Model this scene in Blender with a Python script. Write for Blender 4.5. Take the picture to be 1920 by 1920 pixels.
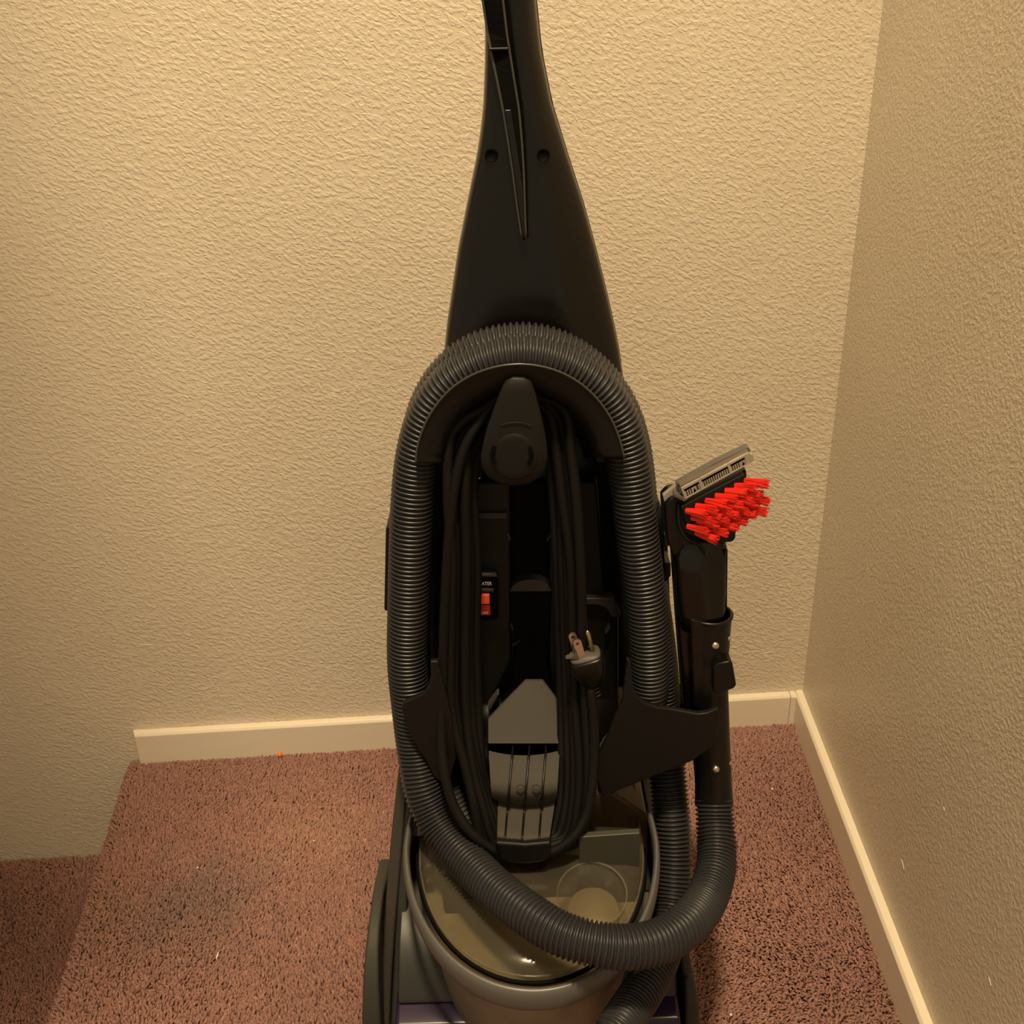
import bpy, bmesh, math, random
import numpy as np
from mathutils import Vector, Matrix

for o in list(bpy.data.objects):
    bpy.data.objects.remove(o, do_unlink=True)
S = bpy.context.scene
COL = S.collection
random.seed(7)
RNG = np.random.default_rng(11)

# ------------------------------------------------------------------ camera
PITCH, ROLL, CAM_H, FPX = math.radians(25.0), math.radians(1.45), 0.96, 1920.0
_f = Vector((0, math.cos(PITCH), -math.sin(PITCH)))
_r0 = Vector((1, 0, 0))
_u0 = Vector((0, math.sin(PITCH), math.cos(PITCH)))
_r = _r0 * math.cos(ROLL) - _u0 * math.sin(ROLL)
_u = _u0 * math.cos(ROLL) + _r0 * math.sin(ROLL)
CAM = Vector((0, 0, CAM_H))
cd = bpy.data.cameras.new('camera')
cd.sensor_fit = 'HORIZONTAL'; cd.sensor_width = 36; cd.lens = 36 * FPX / 1920
cd.clip_start = 0.02
cam = bpy.data.objects.new('camera', cd)
cam.matrix_world = Matrix(((_r.x, _u.x, -_f.x, CAM.x), (_r.y, _u.y, -_f.y, CAM.y), (_r.z, _u.z, -_f.z, CAM.z), (0, 0, 0, 1)))
COL.objects.link(cam)
S.camera = cam

# ------------------------------------------------------------------ world, lamp, exposure
w = bpy.data.worlds.new('world'); S.world = w; w.use_nodes = True
bg = w.node_tree.nodes['Background']
bg.inputs[0].default_value = (1.0, 0.83, 0.55, 1); bg.inputs[1].default_value = 0.32
ld = bpy.data.lights.new('ceiling_lamp', 'AREA'); ld.shape = 'DISK'; ld.size = 0.26
ld.energy = 78; ld.color = (1.0, 0.80, 0.50)
lamp = bpy.data.objects.new('ceiling_lamp', ld); lamp.location = (0.0, -0.10, 3.20)
lamp.rotation_euler = (math.radians(14), 0, 0)
COL.objects.link(lamp)
S.view_settings.view_transform = 'Standard'; S.view_settings.look = 'None'
S.view_settings.gamma = 1; S.view_settings.use_curve_mapping = False
S.view_settings.exposure = 0.16

# ------------------------------------------------------------------ helpers
def ray(px, py):
    return _f + _r * ((px - 960) / FPX) + _u * ((960 - py) / FPX)
def P(px, py, Y):
    "the point of the room that lies Y metres in front of the camera's wall, measured off the photograph"
    d = ray(px, py); return CAM + d * (Y / d.y)
def PZ(px, py, z):
    d = ray(px, py); return CAM + d * ((z - CAM_H) / d.z)

def rootof(o):
    while o.parent: o = o.parent
    return o
def link(name, me, mat, parent=None, smooth=False, label=None):
    o = bpy.data.objects.new(name, me); COL.objects.link(o)
    if mat: me.materials.append(mat)
    if parent: o.parent = parent
    if smooth: me.polygons.foreach_set('use_smooth', [True] * len(me.polygons))
    if label: o['label'] = label
    return o
def mk(name, verts, faces, mat, parent=None, smooth=False, bevel=0, seg=2, label=None, sub=0, solid=0, angle=None):
    L = rootof(parent).location if parent else Vector((0, 0, 0))
    me = bpy.data.meshes.new(name)
    me.from_pydata([tuple(Vector(v) - L) for v in verts], [], [tuple(f) for f in faces])
    bm = bmesh.new(); bm.from_mesh(me)
    bmesh.ops.recalc_face_normals(bm, faces=bm.faces); bm.to_mesh(me); bm.free()
    o = link(name, me, mat, parent, smooth or bool(bevel), label)
    if solid:
        m = o.modifiers.new('s', 'SOLIDIFY'); m.thickness = solid; m.offset = 0
    if bevel:
        m = o.modifiers.new('b', 'BEVEL'); m.width = bevel; m.segments = seg; m.limit_method = 'ANGLE'
        m.angle_limit = math.radians(35); m.harden_normals = True
    if sub:
        m = o.modifiers.new('u', 'SUBSURF'); m.levels = sub; m.render_levels = sub
    return o
def tag(o, label, cat, group=None, kind=None):
    if label: o['label'] = label
    if cat: o['category'] = cat
    if group: o['group'] = group
    if kind: o['kind'] = kind
    return o
def thing(name, loc, label, cat):
    o = bpy.data.objects.new(name, None); COL.objects.link(o); o.location = loc
    o.empty_display_size = .05
    return tag(o, label, cat)
def catmull(pts, n=12, closed=False):
    pts = [Vector(p) for p in pts]; out = []
    N = len(pts)
    rng = range(N if closed else N - 1)
    for i in rng:
        if closed: a, b, c, d = (pts[(i + k) % N] for k in (-1, 0, 1, 2))
        else: a, b, c, d = pts[max(i - 1, 0)], pts[i], pts[i + 1], pts[min(i + 2, N - 1)]
        for j in range(n):
            t = j / n
            out.append(.5 * ((2 * b) + (c - a) * t + (2 * a - 5 * b + 4 * c - d) * t * t + (3 * b - a - 3 * c + d) * t ** 3))
    if not closed: out.append(pts[-1])
    return out
def resample(pts, step):
    P_ = np.array([tuple(p) for p in pts]); d = np.r_[0, np.cumsum(np.linalg.norm(np.diff(P_, axis=0), axis=1))]
    n = max(2, int(round(d[-1] / step)) + 1); s = np.linspace(0, d[-1], n)
    return np.stack([np.interp(s, d, P_[:, k]) for k in range(3)], 1), s
def sweep(pts, radii, seg, closed_caps=True, flat=None):
    "a tube along pts (n,3) with one radius per point -> verts, faces"
    pts = np.asarray(pts, float); n = len(pts)
    T = np.gradient(pts, axis=0); T /= np.linalg.norm(T, axis=1)[:, None]
    N = np.zeros_like(T); a = np.array([0, -1., 0.02])
    a = a - T[0] * (a @ T[0]); N[0] = a / np.linalg.norm(a)
    for i in range(1, n):
        v = N[i - 1] - T[i] * (N[i - 1] @ T[i]); N[i] = v / np.linalg.norm(v)
    B = np.cross(T, N)
    th = np.linspace(0, 2 * math.pi, seg, endpoint=False)
    R = np.asarray(radii, float)[:, None, None]
    V = pts[:, None, :] + R * (np.cos(th)[None, :, None] * N[:, None, :] + np.sin(th)[None, :, None] * B[:, None, :])
    V = V.reshape(-1, 3)
    i = np.arange(n - 1)[:, None] * seg; j = np.arange(seg)[None, :]; k = (j + 1) % seg
    Fc = np.stack([i + j, i + k, i + seg + k, i + seg + j], -1).reshape(-1, 4).tolist()
    if closed_caps:
        Fc.append(list(range(seg))[::-1]); Fc.append([(n - 1) * seg + q for q in range(seg)])
    return V, Fc
def tube(name, pts, r, mat, parent, seg=14, label=None, step=None, caps=True):
    pts = np.array([tuple(p) for p in pts])
    rr = np.full(len(pts), r) if np.isscalar(r) else np.asarray(r)
    V, Fc = sweep(pts, rr, seg, caps)
    return mk(name, V, Fc, mat, parent, smooth=True, label=label)
def prism(name, pp, Y0, Y1, mat, parent, bevel=.0015, seg=2, label=None, back=1.0):
    "an outline measured in the plane Y0 and run back to the plane Y1"
    a = [P(x, y, Y0) for x, y in pp]
    c = sum(a, Vector()) / len(a)
    b = [Vector((c.x + (v.x - c.x) * back, Y1, c.z + (v.z - c.z) * back)) for v in a]
    n = len(a)
    F_ = [list(range(n)), list(range(2 * n - 1, n - 1, -1))] + [[i, n + i, n + (i + 1) % n, (i + 1) % n] for i in range(n)]
    return mk(name, a + b, F_, mat, parent, bevel=bevel, seg=seg, label=label)
def box(name, c, h, mat, parent=None, ax=None, bevel=.001, label=None, seg=2):
    c = Vector(c); ax = ax or (Vector((1, 0, 0)), Vector((0, 1, 0)), Vector((0, 0, 1)))
    V = [c + ax[0] * (h[0] * x) + ax[1] * (h[1] * y) + ax[2] * (h[2] * z) for x in (-1, 1) for y in (-1, 1) for z in (-1, 1)]
    Fc = [(0, 1, 3, 2), (4, 6, 7, 5), (0, 4, 5, 1), (2, 3, 7, 6), (0, 2, 6, 4), (1, 5, 7, 3)]
    return mk(name, V, Fc, mat, parent, bevel=bevel, seg=seg, label=label)
def loft(name, rings, mat, parent, label=None, caps=True, smooth=True, bevel=0):
    n = len(rings[0]); V = [v for r_ in rings for v in r_]
    Fc = [[i * n + j, i * n + (j + 1) % n, (i + 1) * n + (j + 1) % n, (i + 1) * n + j] for i in range(len(rings) - 1) for j in range(n)]
    if caps: Fc += [list(range(n))[::-1], [(len(rings) - 1) * n + j for j in range(n)]]
    return mk(name, V, Fc, mat, parent, smooth=smooth, label=label, bevel=bevel)
def strip(name, left, right, thick, mat, parent, bevel=.0008, label=None):
    "a bent plate between two edge lines, thickened along +Y"
    n = len(left); V = []
    for l, r_ in zip(left, right):
        V += [l, r_, r_ + Vector((0, thick, 0)), l + Vector((0, thick, 0))]
    Fc = [[i * 4 + j, i * 4 + (j + 1) % 4, i * 4 + 4 + (j + 1) % 4, i * 4 + 4 + j] for i in range(n - 1) for j in range(4)]
    Fc += [[3, 2, 1, 0], [n * 4 - 4 + j for j in range(4)]]
    return mk(name, V, Fc, mat, parent, bevel=bevel, label=label)

# ------------------------------------------------------------------ materials
def pbr(name, col, rough=.4, spec=.5, metal=0, coat=0, bump=None, vary=0, trans=0, sheen=0):
    m = bpy.data.materials.new(name); m.use_nodes = True
    nt = m.node_tree; b = nt.nodes['Principled BSDF']
    b.inputs['Base Color'].default_value = (*col, 1); b.inputs['Roughness'].default_value = rough
    b.inputs['Metallic'].default_value = metal; b.inputs['Specular IOR Level'].default_value = spec
    b.inputs['Coat Weight'].default_value = coat; b.inputs['Transmission Weight'].default_value = trans
    b.inputs['Sheen Weight'].default_value = sheen
    tc = nt.nodes.new('ShaderNodeTexCoord')
    if vary:
        n = nt.nodes.new('ShaderNodeTexNoise'); n.inputs['Scale'].default_value = 35; n.inputs['Detail'].default_value = 6
        nt.links.new(tc.outputs['Object'], n.inputs['Vector'])
        mr = nt.nodes.new('ShaderNodeMapRange'); mr.inputs[3].default_value = max(0, rough - vary); mr.inputs[4].default_value = rough + vary
        nt.links.new(n.outputs[0], mr.inputs[0]); nt.links.new(mr.outputs[0], b.inputs['Roughness'])
    if bump:
        n = nt.nodes.new('ShaderNodeTexNoise'); n.inputs['Scale'].default_value = bump[0]; n.inputs['Detail'].default_value = 3
        nt.links.new(tc.outputs['Object'], n.inputs['Vector'])
        bp = nt.nodes.new('ShaderNodeBump'); bp.inputs['Distance'].default_value = bump[1]; bp.inputs['Strength'].default_value = .6
        nt.links.new(n.outputs[0], bp.inputs['Height']); nt.links.new(bp.outputs[0], b.inputs['Normal'])
    return m
def wall_mat(name, rot, col=(.72, .63, .50), sc3=(145, 145, 245), dist=.0008, rough=.42):
    m = bpy.data.materials.new(name); m.use_nodes = True
    nt = m.node_tree; b = nt.nodes['Principled BSDF']; N = nt.nodes.new; K = nt.links.new
    b.inputs['Roughness'].default_value = rough; b.inputs['Specular IOR Level'].default_value = .45
    tc = N('ShaderNodeTexCoord')
    # small sprayed bumps, dragged a little along a slanting direction
    mp = N('ShaderNodeMapping'); mp.inputs['Rotation'].default_value = rot; mp.inputs['Scale'].default_value = (1, 1, 1)
    K(tc.outputs['Object'], mp.inputs[0])
    sc = N('ShaderNodeMapping'); sc.inputs['Scale'].default_value = sc3
    K(mp.outputs[0], sc.inputs[0])
    n1 = N('ShaderNodeTexNoise'); n1.inputs['Scale'].default_value = 1; n1.inputs['Detail'].default_value = 3.0; n1.inputs['Roughness'].default_value = .5
    n1.inputs['Distortion'].default_value = .35
    K(sc.outputs[0], n1.inputs['Vector'])
    n2 = N('ShaderNodeTexNoise'); n2.inputs['Scale'].default_value = 30; n2.inputs['Detail'].default_value = 2
    K(tc.outputs['Object'], n2.inputs['Vector'])
    r1 = N('ShaderNodeMapRange'); r1.interpolation_type = 'SMOOTHSTEP'; r1.inputs[1].default_value = .38; r1.inputs[2].default_value = .68
    K(n1.outputs[0], r1.inputs[0])
    ma = N('ShaderNodeMath'); ma.operation = 'MULTIPLY_ADD'; ma.inputs[1].default_value = .5
    K(n2.outputs[0], ma.inputs[0]); K(r1.outputs[0], ma.inputs[2])
    bp = N('ShaderNodeBump'); bp.inputs['Distance'].default_value = dist; bp.inputs['Strength'].default_value = .75
    K(ma.outputs[0], bp.inputs['Height']); K(bp.outputs[0], b.inputs['Normal'])
    n3 = N('ShaderNodeTexNoise'); n3.inputs['Scale'].default_value = 5; n3.inputs['Detail'].default_value = 5
    K(tc.outputs['Object'], n3.inputs['Vector'])
    rm = N('ShaderNodeValToRGB'); rm.color_ramp.elements[0].position = .3; rm.color_ramp.elements[1].position = .75
    rm.color_ramp.elements[0].color = (col[0] * .93, col[1] * .92, col[2] * .90, 1); rm.color_ramp.elements[1].color = (*col, 1)
    K(n3.outputs[0], rm.inputs[0]); K(rm.outputs[0], b.inputs['Base Color'])
    return m
M_BACK = wall_mat('painted_wall', (0, math.radians(-28), 0))
M_RIGHT = wall_mat('painted_wall_side', (math.radians(25), 0, 0), sc3=(215, 190, 235), dist=.0006, rough=.34)
M_TRIM = pbr('trim_paint', (.83, .74, .60), .34, .5, bump=(90, .0006), vary=.08)
M_CEIL = pbr('ceiling_paint', (.8, .76, .68), .8)
M_BLACK = pbr('black_plastic', (.0035, .0032, .0028), .36, .36, vary=.08)
M_GLOSS = pbr('gloss_black_plastic', (.0045, .0038, .0032), .20, .42, vary=.05)
M_MATTE = pbr('matte_black_plastic', (.0065, .0060, .0050), .5, .30, bump=(900, .0002))
M_WHEEL = pbr('wheel_cover_plastic', (.048, .046, .038), .6, .35, bump=(700, .0003))
M_RIM = pbr('edge_highlight_grey', (.050, .046, .040), .25, .5)  # lighter grey puts the edge highlights into the colour
M_SHROUD = pbr('shroud_carpet_reflection', (.045, .038, .029), .4, .45, vary=.06)  # brown base colour stands in for the carpet's reflection
M_VOID = pbr('recess_shade_black', (.0015, .0015, .0015), .7, .1)  # near-black puts shade into holes and grooves; also plain black parts
M_HOSE = pbr('hose_plastic', (.028, .0278, .0305), .38, .45, vary=.06)
M_CUFF = pbr('cuff_plastic', (.005, .0042, .0036), .33, .38, vary=.06)
M_CORD = pbr('cord_rubber', (.0045, .0038, .0030), .62, .25, bump=(1500, .0003))
M_GREY = pbr('grey_plastic', (.060, .054, .045), .62, .15, vary=.08, bump=(60, .0004))
M_DGREY = pbr('dark_grey_plastic', (.030, .029, .027), .40, .42, vary=.1)
M_BAIL = pbr('bail_grey_plastic', (.10, .094, .088), .36, .5, vary=.08)
M_PURPLE = pbr('purple_gloss_plastic', (.020, .011, .045), .20, .5)
M_RED = pbr('red_bristle', (.95, .050, .030), .5, .3)
M_STEEL = pbr('steel', (.75, .71, .64), .33, .5, metal=1)
M_BRASS = pbr('brass', (.66, .54, .30), .25, .5, metal=1)
M_PGREY = pbr('plug_grey', (.09, .082, .068), .5, .4)
M_REDA = pbr('switch_red', (1.0, .13, .04), .4, .4)
M_REDB = pbr('switch_dark_red', (.42, .018, .02), .25, .5)
M_PRINT = pbr('white_print', (.72, .70, .58), .6, .3)
M_WHITE = pbr('lint', (.85, .80, .72), .8, .2)
M_CRUMB = pbr('orange_crumb', (.85, .20, .03), .6, .3)
M_BROWN = pbr('tank_brown', (.085, .055, .032), .4, .4, vary=.1)
M_TGREEN = pbr('tank_grey', (.060, .058, .044), .4, .4, vary=.1)
M_MURK = pbr('tank_residue', (.30, .26, .19), .35, .5, vary=.1, bump=(40, .001))

def clear(name, tint, haze, amount, rough=.12):
    "thin clear plastic: part see-through, part hazy and glossy"
    m = bpy.data.materials.new(name); m.use_nodes = True; nt = m.node_tree
    b = nt.nodes['Principled BSDF']; b.inputs['Base Color'].default_value = (*haze, 1); b.inputs['Roughness'].default_value = rough
    b.inputs['Specular IOR Level'].default_value = .6
    t = nt.nodes.new('ShaderNodeBsdfTransparent'); t.inputs[0].default_value = (*tint, 1)
    mx = nt.nodes.new('ShaderNodeMixShader')
    tc = nt.nodes.new('ShaderNodeTexCoord'); n = nt.nodes.new('ShaderNodeTexNoise'); n.inputs['Scale'].default_value = 22; n.inputs['Detail'].default_value = 4
    mr = nt.nodes.new('ShaderNodeMapRange'); mr.inputs[1].default_value = .3; mr.inputs[2].default_value = .8
    mr.inputs[3].default_value = amount * .75; mr.inputs[4].default_value = min(1, amount * 1.25)
    nt.links.new(tc.outputs['Object'], n.inputs['Vector']); nt.links.new(n.outputs[0], mr.inputs[0]); nt.links.new(mr.outputs[0], mx.inputs[0])
    nt.links.new(t.outputs[0], mx.inputs[1]); nt.links.new(b.outputs[0], mx.inputs[2])
    nt.links.new(mx.outputs[0], nt.nodes['Material Output'].inputs[0])
    return m
M_LID = clear('smoky_clear_plastic', (.80, .75, .62), (.13, .115, .085), .32)
M_TANK = clear('tank_wall_plastic', (.7, .64, .5), (.25, .215, .155), .78, .35)
M_CLEAR = clear('clear_plastic', (.93, .90, .84), (.30, .27, .22), .22)
M_NOZZ = clear('nozzle_plastic', (.75, .70, .62), (.46, .40, .32), .80, .25)
M_NFACE = pbr('nozzle_face_darkened', (.13, .10, .075), .4, .4)  # face darkened so the gaps between the comb ribs look deep

# ------------------------------------------------------------------ room
BW0, BW1 = Vector((-.569, 1.229, 0)), Vector((.433, 1.286, 0))      # foot of the back wall
RW1 = Vector((.410, .710, 0))                                        # on the foot of the right wall
bd = (BW1 - BW0).normalized(); rd = (RW1 - BW1).normalized()
bn = Vector((bd.y, -bd.x, 0)); rn = Vector((rd.y, -rd.x, 0))         # into the room
CEIL = 3.30
def slab(name, a, b, n, z0, z1, th, mat, **kw):
    V = []
    for p in (a, b):
        for q in (p, p - n * th):
            for z in (z0, z1): V.append(Vector((q.x, q.y, z)))
    Fc = [(0, 1, 5, 4), (2, 6, 7, 3), (0, 4, 6, 2), (1, 3, 7, 5), (0, 2, 3, 1), (4, 5, 7, 6)]
    return mk(name, V, Fc, mat, None, **kw)
if rn.x > 0: rn = -rn
WL = BW1 - bd * 2.3
o = slab('wall_back', WL, BW1 + bd * .1, bn, -.6, CEIL, .1, M_BACK); tag(o, None, None, kind='structure')
o = slab('wall_right', BW1, BW1 + rd * 1.9, rn, -.05, CEIL, .1, M_RIGHT); tag(o, None, None, kind='structure')
o = slab('ceiling', Vector((-2, -.8, 0)), Vector((.7, -.8, 0)), Vector((0, -1, 0)), CEIL, CEIL + .1, 2.4, M_CEIL); tag(o, None, None, kind='structure')
# unseen blocker added over the stairs to throw the shade on the wall at left
o = slab('wall_shade_blocker', Vector((-1.75, .29, 0)), Vector((-.215, .29, 0)), Vector((0, -1, 0)), 1.80, CEIL, .08, M_BACK); tag(o, None, None, kind='structure')

# baseboards
BB_T, BB_H = .0125, .051
def baseboard(name, a, b, n, end_cut=0):
    prof = [(0, -.012), (BB_T, -.012), (BB_T, BB_H - .004), (BB_T - .003, BB_H), (0, BB_H)]
    V = []
    for p in (a, b):
        for d, z in prof:
            q = p + n * d
            if p is a and end_cut: q = q + bd * (end_cut * d / BB_T)
            V.append(Vector((q.x, q.y, z)))
    k = len(prof)
    Fc = [[i, (i + 1) % k, k + (i + 1) % k, k + i] for i in range(k)] + [list(range(k))[::-1], list(range(k, 2 * k))]
    o = mk(name, V, Fc, M_TRIM, None, bevel=.0012)
    tag(o, None, None, kind='structure'); return o
b_end = BW0 + bd * .006
baseboard('baseboard_back', b_end, BW1 - bd * .022, bn, .005)
baseboard('baseboard_right', BW1 - rd * .003, BW1 + rd * 1.9, rn)
# short mitred filler between the two boards
a = BW1 - bd * .0215
baseboard('baseboard_corner', a, BW1 - bd * (BB_T + .0002), bn)

# landing and the first step down
N0 = Vector((-.579, 1.216, 0)); N1 = Vector((-.522, .777, 0)); nd = (N1 - N0).normalized()
nn = Vector((nd.y, -nd.x, 0))
if nn.x > 0: nn = -nn                                                # out over the step
NOS_R, STEP = .016, .178
M_CBASE = pbr('carpet_backing', (.26, .14, .11), 1, .1, bump=(500, .003))
def floor_shape():
    A = N0 - nd * .08; B = N0 + nd * 1.75
    prof = [(.0, -.010)]
    for k in range(0, 7):
        t = k / 6 * math.pi / 2
        prof.append((-NOS_R + NOS_R * math.sin(t) - .006, -NOS_R + NOS_R * math.cos(t) - .010))
    prof += [(-.006, -STEP - .010), (.9, -STEP - .010)]
    prof = prof[1:]
    V = []
    for p in (A, B):
        V.append(Vector((1.0, p.y, -.010)))
        for d, z in prof:
            q = p + nn * d; V.append(Vector((q.x, q.y, z)))
        V.append(Vector((p.x - .95, p.y, -.45))); V.append(Vector((1.0, p.y, -.45)))
    k = len(V) // 2
    Fc = [[i, (i + 1) % k, k + (i + 1) % k, k + i] for i in range(k)] + [list(range(k))[::-1], list(range(k, 2 * k))]
    o = mk('floor', V, Fc, M_CBASE); tag(o, None, None, kind='structure')
floor_shape()

# carpet pile: one soft yarn tuft beside the other
def carpet():
    def field(x, y, seed, s):
        g = np.random.default_rng(seed); out = np.zeros_like(x)
        for k in range(9):
            a = g.uniform(0, 2 * math.pi); f = g.uniform(.5, 1.7) * s; ph = g.uniform(0, 6.28)
            out += np.sin((x * math.cos(a) + y * math.sin(a)) * f + ph)
        return out / 3
    Ps, Ns = [], []
    # landing
    sp = .0026
    gx, gy = np.meshgrid(np.arange(-.62, .425, sp), np.arange(.60, 1.30, sp))
    x = gx.ravel() + RNG.uniform(-.5, .5, gx.size) * sp; y = gy.ravel() + RNG.uniform(-.5, .5, gx.size) * sp
    over = (x - N0.x) * nn.x + (y - N0.y) * nn.y
    backd = (x - BW0.x) * bn.x + (y - BW0.y) * bn.y
    sided = (x - BW1.x) * rn.x + (y - BW1.y) * rn.y
    ok = (over < -NOS_R - .004) & (backd > BB_T * .6 * (x > -.56)) & (sided > BB_T * .6)
    x, y = x[ok], y[ok]
    Ps.append(np.stack([x, y, np.full_like(x, -.010)], 1)); Ns.append(np.tile([0, 0, 1.], (len(x), 1)))
    # rounded nosing and riser
    t_len = np.arange(-.03, .92, sp); arc = np.linspace(0, math.pi / 2, 9)
    tl, aa = np.meshgrid(t_len, arc); tl = tl.ravel() + RNG.uniform(-.5, .5, tl.size) * sp; aa = aa.ravel() + RNG.uniform(-.1, .1, aa.size)
    d = -NOS_R + NOS_R * np.sin(aa) - .006; z = -NOS_R + NOS_R * np.cos(aa) - .010
    Ps.append(np.stack([N0.x + nd.x * tl + nn.x * d, N0.y + nd.y * tl + nn.y * d, z], 1))
    Ns.append(np.stack([nn.x * np.sin(aa), nn.y * np.sin(aa), np.cos(aa)], 1))
    sr = .006
    tl, zz = np.meshgrid(np.arange(-.03, .92, sr), np.arange(-STEP, -.03, sr)); tl = tl.ravel() + RNG.uniform(-.5, .5, tl.size) * sr; zz = zz.ravel() + RNG.uniform(-.5, .5, zz.size) * sr
    Ps.append(np.stack([N0.x + nd.x * tl + nn.x * -.006, N0.y + nd.y * tl - nn.y * .006, zz], 1)); Ns.append(np.tile([nn.x, nn.y, .3], (len(tl), 1)))
    # tread below
    gx, gy = np.meshgrid(np.arange(-1.08, -.50, sp), np.arange(.66, 1.23, sp))
    x = gx.ravel() + RNG.uniform(-.5, .5, gx.size) * sp; y = gy.ravel() + RNG.uniform(-.5, .5, gx.size) * sp
    over = (x - N0.x) * nn.x + (y - N0.y) * nn.y; backd = (x - BW0.x) * bn.x + (y - BW0.y) * bn.y
    ok = (over > -.004) & (backd > .002); x, y = x[ok], y[ok]
    Ps.append(np.stack([x, y, np.full_like(x, -STEP - .010)], 1)); Ns.append(np.tile([0, 0, 1.], (len(x), 1)))
    P0 = np.concatenate(Ps); N_ = np.concatenate(Ns); N_ /= np.linalg.norm(N_, axis=1)[:, None]
    n = len(P0)
    # the way the pile leans changes in patches (foot marks and cleaning strokes)
    lean_a = field(P0[:, 0], P0[:, 1], 3, 9) * 1.3 + RNG.normal(0, .9, n)
    lean = .30 + .14 * field(P0[:, 0], P0[:, 1], 5, 14) + RNG.normal(0, .16, n)
    ref = np.tile([1., 0, 0], (n, 1)); ref[np.abs(N_[:, 0]) > .8] = [0, 1., 0]
    t1 = ref - N_ * (ref * N_).sum(1)[:, None]; t1 /= np.linalg.norm(t1, axis=1)[:, None]; t2 = np.cross(N_, t1)
    Ld = t1 * np.cos(lean_a)[:, None] + t2 * np.sin(lean_a)[:, None]
    h = RNG.normal(.0100, .0008, n)[:, None]
    mid = P0 + N_ * h * .55 + Ld * (h * .18 * lean[:, None])
    tip = P0 + N_ * h * (1 - .14 * np.abs(lean[:, None])) + Ld * (h * .75 * lean[:, None])
    wdt = RNG.normal(.0015, .00025, n)[:, None]
    rot = RNG.uniform(0, 2 * math.pi, n)
    rings = []
    for c, s in ((P0, 1.15), (mid, 1.35), (tip, .80)):
        for k in range(3):
            a = rot + k * 2 * math.pi / 3
            rings.append(c + (t1 * np.cos(a)[:, None] + t2 * np.sin(a)[:, None]) * wdt * s)
    V = np.stack(rings, 1).reshape(-1, 3)
    base = (np.arange(n) * 9)[:, None]
    q = []
    for lv in (0, 3):
        for k in range(3):
            k2 = (k + 1) % 3
            q += [[lv + k, lv + k2, lv + 3 + k2], [lv + k, lv + 3 + k2, lv + 3 + k]]
    q.append([6, 7, 8])
    T = (base[:, :, None] + np.array(q)[None]).reshape(-1, 3)
    me = bpy.data.meshes.new('carpet_pile')
    me.vertices.add(len(V)); me.vertices.foreach_set('co', V.ravel())
    me.loops.add(T.size); me.loops.foreach_set('vertex_index', T.ravel().astype(np.int32))
    me.polygons.add(len(T)); me.polygons.foreach_set('loop_start', np.arange(0, T.size, 3).astype(np.int32)); me.polygons.foreach_set('loop_total', np.full(len(T), 3, np.int32))
    me.polygons.foreach_set('use_smooth', np.ones(len(T), bool))
    # dyed yarn: each tuft has its own shade; a greyish spill spot on the landing
    base_c = np.array([.335, .183, .152]); v = np.exp(RNG.normal(0, .11, n))[:, None]
    hue = RNG.normal(0, .035, n)[:, None]
    c = base_c * v * (1 + hue * np.array([.4, -.4, -.2]))
    def spot(cx, cy, r, amt, to):
        d = np.hypot(P0[:, 0] - cx, P0[:, 1] - cy) + .02 * field(P0[:, 0], P0[:, 1], 17, 70)
        a = (amt * np.clip(1.2 - d / r, 0, 1) * (P0[:, 2] > -.05))[:, None]
        return a * np.array(to)
    g1 = PZ(370, 1690, 0); g2 = PZ(590, 1560, 0)
    c = c * (1 - spot(g1.x, g1.y, .10, .24, [1.0, .55, .35])) 
    c = c * (1 + spot(g2.x, g2.y, .08, .14, [.6, 1.0, .4]))
    c = c * (1 + .09 * field(P0[:, 0], P0[:, 1], 21, 16))[:, None]
    cc = np.ones((n, 9, 4), np.float32); cc[:, :, :3] = np.clip(c, .01, .9)[:, None, :]
    at = me.color_attributes.new('yarn', 'FLOAT_COLOR', 'POINT'); at.data.foreach_set('color', cc.ravel())
    me.update(); me.validate()
    m = bpy.data.materials.new('carpet_yarn'); m.use_nodes = True; b = m.node_tree.nodes['Principled BSDF']
    an = m.node_tree.nodes.new('ShaderNodeAttribute'); an.attribute_name = 'yarn'
    m.node_tree.links.new(an.outputs['Color'], b.inputs['Base Color'])
    b.inputs['Roughness'].default_value = .95; b.inputs['Specular IOR Level'].default_value = .15
    o = link('carpet_pile', me, m)
    tag(o, 'dusty rose cut-pile carpet covering the landing and the step below', 'carpet', kind='stuff')
carpet()

# ------------------------------------------------------------------ the carpet cleaner
BASE = Vector((.02, .80, 0))
CL = thing('carpet_cleaner', BASE, 'upright black carpet cleaner with hose and cord wrapped on its back', 'carpet cleaner')

def pxr(n):  # metres per n pixels at the cleaner's back
    return n * .00046

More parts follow.
